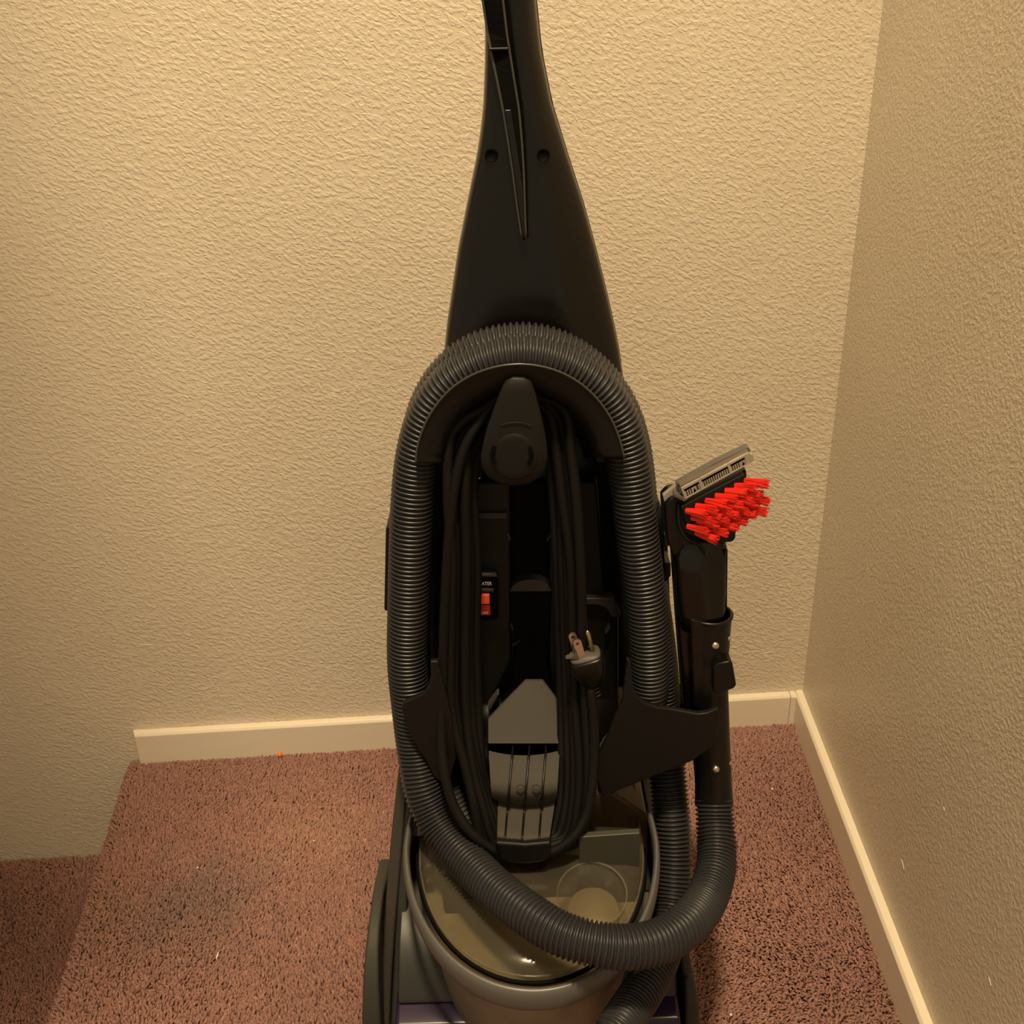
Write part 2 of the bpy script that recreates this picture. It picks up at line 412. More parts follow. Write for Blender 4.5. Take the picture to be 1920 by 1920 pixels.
# handle: a tapered shell that narrows to the neck
LEFT = [(-170, 917), (-60, 911), (0, 908), (43, 909), (110, 909), (192, 906), (240, 901), (287, 894), (359, 879), (460, 859), (540, 847), (600, 838), (660, 832), (720, 828)]
RIGHT = [(-170, 985), (-60, 997), (0, 1005), (50, 1010), (96, 1015), (192, 1034), (287, 1063), (383, 1094), (460, 1115), (540, 1135), (600, 1149), (660, 1161), (720, 1170)]
def ipl(tab, y):
    return float(np.interp(y, [t[0] for t in tab], [t[1] for t in tab]))
def handle_ring(y, Y, depth, n=40):
    l, r_ = P(ipl(LEFT, y), y, Y), P(ipl(RIGHT, y), y, Y)
    c = (l + r_) / 2; hw = (r_ - l).length / 2; ring = []
    for k in range(n):
        t = 2 * math.pi * k / n; cs, sn = math.cos(t), math.sin(t)
        e = .72
        xx = math.copysign(abs(cs) ** e, cs) * hw; yy = math.copysign(abs(sn) ** e, sn) * depth
        # a soft ridge runs down the side away from the lever
        rid = -.006 * math.exp(-((xx / hw - .45) / .35) ** 2) if sn < 0 else 0
        ring.append(c + Vector((xx, yy + rid, 0)))
    return ring
HY = .912
rows = list(range(-170, 730, 18))
rings = [handle_ring(y, HY, .020 + .012 * min(1, max(0, y) / 600)) for y in rows]
handle = loft('handle', rings, M_GLOSS, CL, label='tapering glossy black handle shell')
def surf_Y(px, py):
    "front face of the handle shell under a pixel"
    l, r_ = ipl(LEFT, py), ipl(RIGHT, py); u = (px - (l + r_) / 2) / ((r_ - l) / 2); u = max(-.98, min(.98, u))
    d = .020 + .012 * min(1, max(0, py) / 600)
    sn = (1 - abs(u) ** (2 / .72)) ** (.72 / 2)
    return HY - d * sn - .006 * math.exp(-((u - .45) / .35) ** 2)
# raised seam along the right edge of the shell
seam = [P(ipl(RIGHT, y) - 3, y, HY - .003) for y in range(-100, 690, 30)]
tube('edge_trim', seam, .0022, M_BLACK, handle, seg=8)
# trigger lever channel: two thin rails with a dark groove between them
lv = [(-150, 905, 940), (-60, 906, 942), (0, 905, 943), (60, 914, 950), (100, 922, 956), (150, 932, 964), (205, 943, 973), (260, 952, 978), (320, 961, 982), (390, 970, 984), (450, 979, 986)]
def lev(y, k): return float(np.interp(y, [t[0] for t in lv], [t[k] for t in lv]))
ys = list(range(-150, 451, 15))
lf = [P(lev(y, 1), y, min(surf_Y(lev(y, 1), y), HY - .013) - .006) for y in ys]; rt = [P(lev(y, 2), y, min(surf_Y(lev(y, 2), y), HY - .013) - .006) for y in ys]
strip('lever_channel', lf, rt, .012, M_VOID, handle, bevel=0, label='dark recessed lever channel')
tube('channel_rail', lf, .0010, M_RIM, handle, seg=8); tube('channel_rail', rt, .0010, M_RIM, handle, seg=8)  # rails kept lighter to hold the glint along them
yl = list(range(206, 450, 12))
strip('release_lever', [P(lev(y, 1) + 3, y, surf_Y(lev(y, 1), y) - .0085) for y in yl],
      [P(min(lev(y, 1) + 15, lev(y, 2) - 2), y, surf_Y(lev(y, 1), y) - .0085) for y in yl], .004, M_GLOSS, handle)
box('lever_stop', P(935, 92, HY - .027), (.008, .003, .0012), M_BLACK, handle)
for x, y in ((921, 291), (1019, 291)):
    c = P(x, y, surf_Y(x, y)); V = []
    c.y -= .002
    for r_, dy in ((.0056, .004), (.0053, -.0006), (.0048, -.0009), (.0046, -.0004)):
        for k in range(20):
            t = k * math.pi / 10; V.append(c + Vector((r_ * math.cos(t), dy, r_ * math.sin(t))))
    Fc = [[i * 20 + j, i * 20 + (j + 1) % 20, i * 20 + 20 + (j + 1) % 20, i * 20 + 20 + j] for i in range(3) for j in range(20)] + [[60 + j for j in range(20)]]
    mk('screw_hole', V, Fc, M_VOID, handle, smooth=True)  # black disc in place of a shaded hole

# main body behind the hose: a rounded column
def oval_ring(px_l, px_r, py, Yf, Yb, n=36, e=.55):
    l, r_ = P(px_l, py, Yf + .03), P(px_r, py, Yf + .03); c = (l + r_) / 2; hw = (r_ - l).length / 2
    cy, hd = (Yf + Yb) / 2, (Yb - Yf) / 2
    return [Vector((c.x + math.copysign(abs(math.cos(t)) ** e, math.cos(t)) * hw, cy + math.copysign(abs(math.sin(t)) ** e, math.sin(t)) * hd, c.z)) for t in [2 * math.pi * k / n for k in range(n)]]
body = loft('body', [oval_ring(*a) for a in ((850, 1120, 660, .885, .93), (800, 1160, 720, .875, .96), (775, 1182, 800, .87, .985), (762, 1195, 900, .868, 1.0), (758, 1205, 1050, .866, 1.01),
                                              (758, 1212, 1200, .866, 1.02), (765, 1222, 1320, .862, 1.03), (775, 1228, 1420, .855, 1.04), (782, 1228, 1480, .85, 1.04))], M_BLACK, CL, label='black main body shell')
# side grips that peek out past the hose
prism('side_grip', [(723, 990), (745, 985), (745, 1150), (720, 1146)], .88, .93, M_BLACK, body, bevel=.002)
prism('side_grip', [(1225, 1000), (1252, 1010), (1258, 1160), (1230, 1165)], .87, .92, M_BLACK, body, bevel=.002)
# centre column of the back with its shallow recesses
prism('column_panel', [(900, 905), (958, 905), (958, 1240), (915, 1330), (880, 1330), (880, 905)], .848, .868, M_MATTE, body, bevel=.003)
prism('column_panel', [(1030, 905), (1120, 905), (1135, 1120), (1160, 1135), (1160, 1330), (1040, 1330), (1030, 1240)], .850, .868, M_MATTE, body, bevel=.003)
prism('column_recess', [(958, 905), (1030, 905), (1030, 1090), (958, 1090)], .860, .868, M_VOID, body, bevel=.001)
prism('column_ledge', [(955, 1110), (962, 1098), (975, 1090), (995, 1087), (1015, 1090), (1028, 1098), (1035, 1110)], .846, .862, M_DGREY, body, bevel=.001)
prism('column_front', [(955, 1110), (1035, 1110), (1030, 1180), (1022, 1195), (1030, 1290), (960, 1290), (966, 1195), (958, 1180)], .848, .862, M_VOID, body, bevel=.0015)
for q in ([(950, 1000), (954, 1014), (958, 1014), (954, 998)], [(1032, 1002), (1024, 1014), (1027, 1016), (1035, 1003)], [(957, 1170), (960, 1182), (963, 1182), (960, 1168)], [(960, 1210), (975, 1201), (975, 1203), (961, 1212)]):
    prism('snap_tab', q, .845, .855, M_DGREY, body, bevel=.0003)
prism('label_plate', [(898, 962), (950, 962), (950, 973), (898, 973)], .845, .849, M_DGREY, body, bevel=.0006)
# the vent surround behind the plug
prism('vent_surround', [(1094, 1122), (1152, 1122), (1158, 1140), (1165, 1158), (1146, 1158), (1142, 1148), (1136, 1140), (1122, 1135), (1094, 1134)], .842, .855, M_DGREY, body, bevel=.001)
prism('vent_edge', [(1142, 1170), (1145, 1178), (1137, 1190), (1134, 1188)], .842, .850, M_DGREY, body, bevel=.0006)
# hook arms showing beside the sloping plate
prism('lower_rib', [(915, 1325), (932, 1302), (936, 1302), (918, 1333)], .835, .845, M_GREY, body, bevel=.0006)
for q in ([(829, 1330), (832, 1338), (836, 1366), (833, 1368)], [(849, 1318), (852, 1325), (853, 1340), (850, 1338)]):
    prism('lower_rib', q, .81, .83, M_GREY, body, bevel=.0006)

# heater switch
sw = prism('heater_switch', [(878, 1078), (930, 1078), (934, 1084), (934, 1158), (928, 1164), (878, 1164)], .838, .850, M_VOID, body, bevel=.0012, label='black switch plate with a red rocker')
prism('switch_lip', [(878, 1077), (930, 1077), (933, 1082), (878, 1081)], .8355, .840, M_DGREY, sw, bevel=.0004)
prism('switch_bar', [(878, 1105), (926, 1105), (925, 1110), (878, 1110)], .8355, .840, M_DGREY, sw, bevel=.0004)
prism('rocker_on', [(893, 1116), (918, 1116), (918, 1133), (893, 1133)], .8335, .840, M_REDA, sw, bevel=.0006, label='bright red half of the rocker')
prism('rocker_off', [(894, 1135), (919, 1135), (920, 1154), (894, 1154)], .8345, .840, M_REDB, sw, bevel=.0006, label='dark red half of the rocker')
def text(name, body_, c, height, mat, parent, width=None):
    cu = bpy.data.curves.new(name, 'FONT'); cu.body = body_; cu.align_x = 'CENTER'; cu.align_y = 'CENTER'; cu.size = 1; cu.extrude = .02
    to = bpy.data.objects.new(name, cu); COL.objects.link(to)
    bpy.context.view_layer.update()
    me = bpy.data.meshes.new_from_object(to.evaluated_get(bpy.context.evaluated_depsgraph_get()))
    bpy.data.objects.remove(to); bpy.data.curves.remove(cu)
    V = np.array([tuple(v.co) for v in me.vertices]); mn, mx = V.min(0), V.max(0); s = height / (mx[1] - mn[1])
    sx = (width / (mx[0] - mn[0])) if width else s
    out = [Vector((c.x + (v[0] - (mn[0] + mx[0]) / 2) * sx, c.y - .0003 - v[2] * s * .3, c.z + (v[1] - (mn[1] + mx[1]) / 2) * s)) for v in V]
    return mk(name, out, [list(p.vertices) for p in me.polygons], mat, parent)
text('switch_lettering', 'HEATER', P(908, 1094, .838), .0036, M_PRINT, sw, .0140)
text('switch_lettering', 'OFF', P(909, 1149, .8345), .0026, M_PRINT, sw, .0064)

# ---- hose arch on the back: saddle behind and a rim plate in front
def arch_pts(cx, cy, rx, ry, a0, a1, n):
    return [(cx + rx * math.cos(math.radians(a0 + (a1 - a0) * k / n)), cy - ry * math.sin(math.radians(a0 + (a1 - a0) * k / n))) for k in range(n + 1)]
rim = [(780, 868), (781, 848), (788, 818), (802, 785), (824, 752), (852, 724), (888, 702), (930, 688), (972, 683), (1014, 687), (1055, 700), (1092, 722), (1123, 752), (1147, 788), (1162, 825), (1170, 858), (1166, 870), (1146, 872), (1140, 858)]
inner = [(1128, 828), (1108, 795), (1080, 765), (1046, 744), (1008, 732), (970, 729), (932, 734), (896, 748), (866, 770), (843, 800), (828, 832), (820, 862), (806, 872), (786, 872)]
arc_o = rim[:16]
def bowl():
    V, n = [], len(arc_o); cx, cy = 972, 880
    prof = ((1.0, .7755), (.994, .7730), (.975, .7735), (.90, .7755), (.82, .778), (.76, .782), (.72, .795), (.68, .82), (.63, .850))
    prof = prof + tuple((s_, y_ + .006) for s_, y_ in prof[::-1])
    for x, y in catmull([(q[0], q[1], 0) for q in arc_o], 4) and [(v.x, v.y) for v in catmull([(q[0], q[1], 0) for q in arc_o], 4)]:
        for s_, Y_ in prof: V.append(P(cx + (x - cx) * s_, cy + (y - cy) * (s_ if y < 850 else 1), Y_))
    k = len(prof); m_ = len(V) // k
    Fc = [[i * k + j, i * k + (j + 1) % k, (i + 1) * k + (j + 1) % k, (i + 1) * k + j] for i in range(m_ - 1) for j in range(k)] + [list(range(k))[::-1], [(m_ - 1) * k + j for j in range(k)]]
    return mk('hose_hook_plate', V, Fc, M_MATTE, CL, smooth=True, label='black arched guide that holds the hose')
plate_o = bowl()
tube('rim_highlight_bead', [P(x, y, .7728) for x, y in [(v.x, v.y) for v in catmull([(q[0], q[1], 0) for q in arc_o], 4)]], .0010, M_RIM, plate_o, seg=8)  # thin lighter bead added to draw the highlight along the rim
saddle_o = [(800, 868), (812, 820), (838, 780), (872, 750), (920, 732), (972, 727), (1020, 732), (1066, 752), (1102, 784), (1128, 826), (1138, 868)]
saddle_i = [(1118, 868), (1108, 832), (1086, 796), (1054, 768), (1014, 750), (970, 745), (926, 750), (886, 766), (856, 792), (832, 828), (822, 868)]
prism('hose_saddle', saddle_o + saddle_i, .842, .89, M_BLACK, CL, bevel=.001)

# ---- hose: one long ribbed tube wound twice round the body
rear = [(1120, 1990, .60), (1152, 1940, .615), (1184, 1890, .645), (1216, 1838, .675), (1244, 1775, .71), (1259, 1700, .745), (1263, 1610, .775), (1258, 1520, .80), (1250, 1430, .825), (1243, 1340, .842), (1233, 1230, .845),
        (1216, 1110, .845), (1200, 1000, .845), (1190, 900, .845), (1179, 830, .845), (1156, 764, .845), (1116, 708, .845), (1064, 668, .845), (1008, 648, .845), (952, 647, .845), (896, 663, .845), (846, 700, .845), (810, 755, .845),
        (788, 830, .845), (777, 910, .845), (772, 1000, .845), (770, 1130, .845), (773, 1260, .843), (788, 1360, .838), (818, 1440, .81), (856, 1512, .78), (904, 1566, .762), (960, 1580, .775), (1020, 1545, .81), (1085, 1480, .845), (1145, 1420, .83), (1190, 1370, .812)]
front = [(1214, 1310, .803), (1217, 1240, .80), (1210, 1130, .80), (1196, 1010, .80), (1186, 920, .80), (1176, 850, .80), (1155, 783, .80), (1118, 728, .80), (1066, 690, .80), (1010, 672, .80), (954, 671, .80), (898, 687, .80), (848, 720, .80), (810, 770, .80),
         (786, 840, .80), (775, 920, .80), (770, 1010, .80), (766, 1130, .80), (764, 1240, .80), (772, 1330, .797), (780, 1400, .79), (792, 1475, .775), (812, 1527, .762), (840, 1573, .745), (882, 1620, .72), (930, 1668, .69), (990, 1714, .66), (1050, 1750, .64), (1112, 1769, .63), (1175, 1776, .63),
         (1238, 1764, .64), (1290, 1731, .662), (1325, 1685, .70), (1341, 1635, .73), (1344, 1590, .752), (1341, 1540, .772), (1339, 1500, .785)]
path = catmull([P(x, y, Y) for x, y, Y in rear + front], 14)
def ribbed(name, path, R, pitch, mat, parent, seg=26, label=None):
    pts, s = resample(path, pitch / 7)
    # the coils open a little towards the free end
    ph = s / pitch
    w_ = .5 + .5 * np.cos(2 * math.pi * ph)
    rad = R - .0034 * (1 - w_ ** .7)
    V, Fc = sweep(pts, rad, seg, True)
    return mk(name, V, Fc, mat, parent, smooth=True, label=label)
hose = ribbed('hose', path, .0190, .0043, M_HOSE, CL, label='dark grey ribbed suction hose wound twice round the body')
# smooth cuff where the hose meets the wand
cuff_c = [P(1339, 1505, .785), P(1337, 1455, .79), P(1332, 1380, .795), P(1328, 1300, .80), P(1327, 1235, .802), P(1328, 1190, .803), P(1331, 1150, .803)]
cp, _s = resample(catmull(cuff_c, 10), .004)
u_ = np.linspace(0, 1, len(cp))
cuff = tube('wand_cuff', cp, np.interp(u_, [0, .04, .10, .5, .78, .83, 1], [.0188, .0182, .0178, .0186, .0186, .0198, .0200]), M_CUFF, hose, seg=28, label='smooth black wand cuff at the hose end', caps=False)
for k, (y, r_) in enumerate(((1502, .0192), (1512, .0196), (1522, .0199))):
    pass
rimv = [P(1331, 1150, .803)]
prism('cuff_flat', [(1294, 1160), (1330, 1167), (1330, 1330), (1300, 1330)], .785, .80, M_CUFF, hose, bevel=.003)
# collar rim (open towards the tool)
cc_ = cp[-1]; tdir = Vector(cp[-1] - cp[-4]).normalized()
ringp = []
aX = Vector((1, 0, 0)) - tdir * tdir.x; aX.normalize(); aY = tdir.cross(aX)
for k in range(33):
    t = 2 * math.pi * k / 32; ringp.append(Vector(cc_) + (aX * math.cos(t) + aY * math.sin(t)) * .0196)
tube('collar_rim', ringp, .0017, M_CUFF, hose, seg=8, caps=False)
prism('release_button', [(1337, 1252), (1345, 1245), (1368, 1240), (1374, 1244), (1381, 1285), (1378, 1291), (1350, 1302), (1337, 1300)], .776, .80, M_BLACK, hose, bevel=.002, label='black push button on the cuff')
for x, y, Y in ((1342, 1213, .7805), (1343, 1445, .7710)):
    c = P(x, y, Y); tube('screw', [c + Vector((0, .006, 0)), c + Vector((0, .001, 0)), c], [.0034, .0034, .0022], M_STEEL, hose, seg=12, label='small steel screw')
for x, y, Y in ((1366, 1197, .793), (1367, 1431, .784)):
    c = P(x, y, Y); tube('screw', [c + Vector((-.004, 0, 0)), c + Vector((.0012, 0, 0)), c + Vector((.0018, 0, 0))], [.0022, .0022, .0014], M_STEEL, hose, seg=10, label='small steel screw')

# ---- cord hooks
tongue = [(962, 706), (947, 713), (938, 732), (926, 764), (913, 800), (905, 832), (901, 858), (904, 878), (914, 894), (934, 906), (963, 911), (992, 907), (1012, 896), (1023, 880), (1027, 858), (1025, 828), (1019, 796), (1011, 762), (1003, 732), (995, 713), (982, 707)]
def tongue_mesh():
    n = len(tongue); c = (965, 850); V = []
    def Yt(py):      # upper half leans back from the camera, the cap below stands proud
        return float(np.interp(py, [700, 730, 770, 790, 800, 830, 860, 911], [.7715, .770, .7685, .7675, .7665, .7655, .765, .768]))
    for s, dY in ((1, .010), (1, .0015), (.965, 0), (.8, -.0008), (.55, -.0012), (.3, -.0016)):
        for x, y in tongue:
            xx, yy = c[0] + (x - c[0]) * s, c[1] + (y - c[1]) * s
            V.append(P(xx, yy, Yt(yy) + dY))
    Fc = [[i * n + j, i * n + (j + 1) % n, (i + 1) * n + (j + 1) % n, (i + 1) * n + j] for i in range(5) for j in range(n)]
    Fc += [[5 * n + j for j in range(n)], list(range(n))[::-1]]
    return mk('cord_hook', V, Fc, M_MATTE, CL, smooth=True, label='black tongue shaped swivelling cord hook')
hook = tongue_mesh()
cap = []
for s, dY in ((1.0, .0), (.97, -.0004), (.75, -.0008), (.4, -.0010)):
    cap.append([P(965 + 44 * s * math.cos(t), 856 + 43 * s * math.sin(t), .7645 + dY) for t in [2 * math.pi * k / 28 for k in range(28)]])
loft('pivot_cap', cap, M_MATTE, hook)
prism('hook_step', [(938, 797), (950, 793), (968, 791), (985, 793), (998, 799), (996, 803), (982, 798), (966, 796), (950, 798), (940, 801)], .7645, .767, M_MATTE, hook, bevel=.0004)
for a0, a1 in ((150, 212), (-35, 28)):
    o_ = [(960 + 41 * math.cos(math.radians(a0 + (a1 - a0) * k / 8)), 854 - 34 * math.sin(math.radians(a0 + (a1 - a0) * k / 8))) for k in range(9)]
    i_ = [(960 + 34 * math.cos(math.radians(a1 + (a0 - a1) * k / 8)), 854 - 29 * math.sin(math.radians(a1 + (a0 - a1) * k / 8))) for k in range(9)]
    prism('cap_slot', o_ + i_, .7620, .766, M_VOID, hook, bevel=0)  # raised dark piece in place of a shaded slot
tube('hook_stem', [P(965, 850, .772), P(965, 845, .87)], .017, M_BLACK, hook, seg=24)
c = P(898, 896, .835); tube('snap_pin', [c + Vector((0, .012, 0)), c + Vector((0, 0, 0)), c + Vector((0, -.0012, 0))], [.0018, .0018, .0008], M_STEEL, body, seg=10, label='small bright pin')

# lower hook: sloping grey plate, rounded ledges and a dark lip, with three raised ribs
lower = prism('lower_cord_hook', [(919, 1452), (1048, 1452), (1045, 1500), (1035, 1585), (1028, 1606), (1005, 1612), (960, 1612), (938, 1606), (930, 1585), (921, 1500)], .775, .86, M_BLACK, CL, bevel=.003, label='lower cord hook with grey ledges and dark lip')
prism('plate_core', [(990, 1284), (1015, 1284), (1046, 1330), (1048, 1394), (915, 1394), (915, 1352)], .838, .862, M_BLACK, lower, bevel=.001)
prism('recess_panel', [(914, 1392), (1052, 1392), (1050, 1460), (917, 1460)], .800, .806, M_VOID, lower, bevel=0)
plate = [P(985, 1277, .832), P(1018, 1277, .832), P(1047, 1315, .818), P(1048, 1395, .788), P(915, 1395, .788), P(915, 1350, .805), P(945, 1318, .817)]
back_ = [p + Vector((0, .004, 0)) for p in plate]
n = len(plate)
mk('sloping_plate', plate + back_, [list(range(n)), list(range(2 * n - 1, n - 1, -1))] + [[i, n + i, n + (i + 1) % n, (i + 1) % n] for i in range(n)], M_GREY, lower, bevel=.0008, label='sloping light grey plate')
LEDGE = [(1420, .781), (1430, .777), (1450, .768), (1468, .761), (1480, .757), (1490, .7565), (1500, .760), (1508, .766), (1525, .757), (1548, .743), (1562, .734), (1572, .7295), (1579, .7290), (1586, .734)]
def ledge_x(y): return float(np.interp(y, [1400, 1505, 1506, 1590], [915, 922, 934, 932])), float(np.interp(y, [1400, 1505, 1506, 1590], [1050, 1044, 1041, 1028]))
for rows_ in (LEDGE[:8], LEDGE[7:]):
    # the ledges bow outwards in the middle
    V = []; NX = 9
    for y, Y_ in rows_:
        a_, b_ = ledge_x(y if rows_ is not LEDGE[7:] else max(y, 1507))
        if y == 1508 and rows_[0][0] == 1412: a_, b_ = ledge_x(1505)
        for k in range(NX):
            u = k / (NX - 1); dip = 9 * (1 - (2 * u - 1) ** 2)
            V.append(P(a_ + (b_ - a_) * u, y + dip - 5, Y_ - .002 * (1 - (2 * u - 1) ** 2)))
    m_ = len(V); V += [v + Vector((0, .006, 0)) for v in V]
    Fc = []
    for i in range(len(rows_) - 1):
        for k in range(NX - 1):
            q = [i * NX + k, i * NX + k + 1, (i + 1) * NX + k + 1, (i + 1) * NX + k]; Fc += [q, [m_ + t for t in q[::-1]]]
    mk('ledge', V, Fc, M_GREY, lower, smooth=True, label='rounded grey ledge')
prism('hook_lip', [(928, 1580), (985, 1584), (1034, 1580), (1032, 1606), (1020, 1617), (985, 1621), (950, 1618), (934, 1608)], .722, .775, M_MATTE, lower, bevel=.003)
for x0, x1 in ((962, 946), (993, 978), (1024, 1010)):
    pr = [(1398, .786)] + [(y + 4, Y_ - .0035) for y, Y_ in LEDGE[1:13]]
    tube('ledge_rib', [P(x0 + (x1 - x0) * (y - 1396) / 186, y, Y_) for y, Y_ in pr], .0011, M_BLACK, lower, seg=8)
for x, y in ((976, 1483), (1006, 1483)):
    c = P(x, y, .7545); tube('rivet', [c + Vector((0, .004, 0)), c, c + Vector((0, -.0008, .0002))], [.0042, .0042, .0026], M_GREY, lower, seg=14)

# hose cradle wings
wr = [(1176, 1235), (1183, 1240), (1186, 1280), (1192, 1302), (1206, 1316), (1230, 1326), (1270, 1332), (1309, 1339), (1326, 1337), (1346, 1328), (1349, 1350), (1345, 1382), (1330, 1404), (1296, 1428), (1240, 1450), (1190, 1470), (1130, 1494), (1110, 1440), (1140, 1380), (1168, 1310)]
rw = prism('hose_cradle', wr, .764, .770, M_MATTE, CL, bevel=.0016, label='wide black hose cradle wing')
lowedge = [(1346, 1384), (1330, 1404), (1296, 1428), (1240, 1450), (1190, 1470), (1130, 1494)]
V = [];
for x, y in lowedge:
    p = P(x, y, .768); V += [p, p + Vector((0, .10, .01)), p + Vector((0, .10, .014)), p + Vector((0, 0, .004))]
Fc = [[i * 4 + j, i * 4 + (j + 1) % 4, i * 4 + 4 + (j + 1) % 4, i * 4 + 4 + j] for i in range(len(lowedge) - 1) for j in range(4)] + [[3, 2, 1, 0], [len(V) - 4 + j for j in range(4)]]
mk('cradle_floor', V, Fc, M_BLACK, rw, bevel=.0008)
wl = [(806, 1240), (808, 1268), (803, 1288), (792, 1302), (772, 1311), (757, 1317), (752, 1328), (757, 1346), (768, 1375), (783, 1404), (800, 1428), (812, 1455), (840, 1480), (856, 1420), (846, 1340), (822, 1240)]
lw = prism('hose_cradle', wl, .768, .774, M_MATTE, CL, bevel=.0016, label='narrow black hose cradle wing')
tube('cradle_bridge', catmull([P(838, 1460, .80), P(860, 1475, .84), P(980, 1440, .86), P(1120, 1455, .85), P(1140, 1470, .80)], 8), .010, M_BLACK, CL, seg=12)
# lower body shell under the wings, bulging towards the tank
loft('lower_body', [oval_ring(*a) for a in ((835, 1170, 1290, .842, .95), (828, 1178, 1360, .825, .98), (832, 1172, 1430, .815, 1.0), (845, 1150, 1490, .815, 1.0), (870, 1120, 1530, .82, 1.0))], M_GLOSS, CL)

# ---- power cord wound between the two hooks
cord_pts = []
loops = [  # left x (top, mid, low), right x (top, mid, low), bottom y, depth
    ((899, 892, 908), (1030, 1050, 1050), 1574, .812),
    ((888, 879, 902), (1042, 1060, 1062), 1580, .806),
    ((876, 866, 896), (1052, 1070, 1074), 1586, .800),
    ((884, 872, 890), (1046, 1076, 1084), 1592, .792),
    ((864, 854, 884), (1062, 1086, 1092), 1597, .795),
    ((852, 845, 877), (1072, 1094, 1100), 1602, .786)]
for k, (lx, rx, by, Y) in enumerate(loops):
    ty = 768 - 7 * k
    if k in (1, 4): ty += 9
    Z_ = Y - .8
    cord_pts += [(1000, ty + 4, Y + .012), (955, ty, Y + .012), (918, ty + 26, Y + .010), (lx[0] - 4, ty + 78, Y + .006), (lx[0] - 12, 930, Y), (lx[1] + 2, 1050, Y), (lx[1], 1200, Y), (lx[1] + (4 if k < 3 else 1), 1330, .792 + Z_), (lx[2] - 4, 1440, .774 + Z_ * .8),
                 (lx[2] + 16 - k, 1505, .760 + Z_ * .6), (lx[2] + 40 - 3 * k, 1556 + 4 * k, .748 + Z_ * .5), (936, by - 4, .744 + Z_ * .5), (985, by, .744 + Z_ * .5), (1030, by - 6, .744 + Z_ * .5), (rx[2] - 14, 1560 + 3 * k, .748 + Z_ * .5), (rx[2], 1505, .760 + Z_ * .6),
                 (rx[2] + 3, 1430, .774 + Z_ * .8), (rx[1] + 3, 1320, .792 + Z_), (rx[1] - 2, 1180, Y), (rx[1] - 6, 1050, Y), (rx[0] + 8, 930, Y + .004), (rx[0] - 2, 850, Y + .008), (rx[0] - 14, ty + 34, Y + .012)]
# last turn ends at the plug
cord_pts += [(985, 738, .80), (940, 748, .798), (898, 792, .792), (864, 860, .788), (846, 960, .785), (836, 1100, .783), (830, 1250, .78), (828, 1380, .765), (834, 1450, .752), (850, 1508, .742), (884, 1562, .732), (936, 1598, .730), (990, 1606, .730), (1042, 1594, .730), (1078, 1566, .734), (1099, 1528, .742), (1109, 1480, .750), (1114, 1420, .760), (1114, 1360, .768), (1110, 1310, .774), (1106, 1286, .777)]
cp_, _ = resample(catmull([P(x, y, Y_) for x, y, Y_ in cord_pts], 10), .006)
cord = tube('power_cord', cp_, .0046, M_CORD, CL, seg=12, label='black power cord wound round the two hooks')
# plug
pc = P(1103, 1250, .778)
ex = (P(1137, 1222, .778) - P(1078, 1236, .778)).normalized(); ez = Vector((-.07, -.04, 1)); ez = (ez - ex * ez.dot(ex)).normalized(); ey = ez.cross(ex)
def plug_ring(h, hx, hy, e=.6, n=24):
    return [pc + ez * h + ex * (math.copysign(abs(math.cos(t)) ** e, math.cos(t)) * hx) + ey * (math.copysign(abs(math.sin(t)) ** e, math.sin(t)) * hy) for t in [2 * math.pi * k / n for k in range(n)]]
plug = loft('plug_body', [plug_ring(-.026, .0052, .0052, 1), plug_ring(-.020, .006, .006, 1), plug_ring(-.014, .011, .009), plug_ring(0, .0155, .012), plug_ring(.010, .0160, .0125), plug_ring(.0118, .0150, .0118)], M_BLACK, cord, label='black moulded three-pin plug')
loft('plug_face', [plug_ring(.0115, .0138, .0108), plug_ring(.0132, .0142, .0112), plug_ring(.0150, .0138, .0106)], M_PGREY, cord, label='grey plug face')
for k in range(3):
    h = -.022 - .004 * k
    tube('strain_relief', [pc + ez * h, pc + ez * (h - .002)], .0064, M_BLACK, cord, seg=14)
def blade(off_x, off_y, name='plug_blade'):
    base = pc + ez * .0135 + ex * off_x + ey * off_y
    hw, th, L_ = .0036, .0009, .0225
    out = [(-hw, 0), (hw, 0)] + [(hw * math.cos(t), L_ - hw + hw * math.sin(t)) for t in [math.pi * k / 8 for k in range(9)]]
    hole = [(.0016 * math.cos(2 * math.pi * k / 11 + .3), L_ - .0048 + .0016 * math.sin(2 * math.pi * k / 11 + .3)) for k in range(11)]
    # outline and hole joined into one ring face on both sides
    bm = bmesh.new(); L0 = BASE
    fr = []
    for d in (-th, th):
        vo = [bm.verts.new(base + ex * x + ez * z + ey * d - L0) for x, z in out]; vh = [bm.verts.new(base + ex * x + ez * z + ey * d - L0) for x, z in hole]
        es = [bm.edges.new((vo[i], vo[(i + 1) % len(vo)])) for i in range(len(vo))] + [bm.edges.new((vh[i], vh[(i + 1) % len(vh)])) for i in range(len(vh))]
        bmesh.ops.triangle_fill(bm, use_beauty=True, edges=es); fr.append((vo, vh))
    for a, b in ((fr[0][0], fr[1][0]), (fr[0][1], fr[1][1])):
        for i in range(len(a)): bm.faces.new((a[i], a[(i + 1) % len(a)], b[(i + 1) % len(a)], b[i]))
    bmesh.ops.recalc_face_normals(bm, faces=bm.faces)
    me = bpy.data.meshes.new(name); bm.to_mesh(me); bm.free()
    link(name, me, M_STEEL, cord)
blade(-.0062, .006); blade(-.0028, -.0055)
c0 = pc + ex * .0080 + ey * .001
tube('ground_pin', [c0 + ez * .013, c0 + ez * .0335, c0 + ez * .0365, c0 + ez * .0378], [.0022, .0022, .0017, .0006], M_BRASS, cord, seg=14)
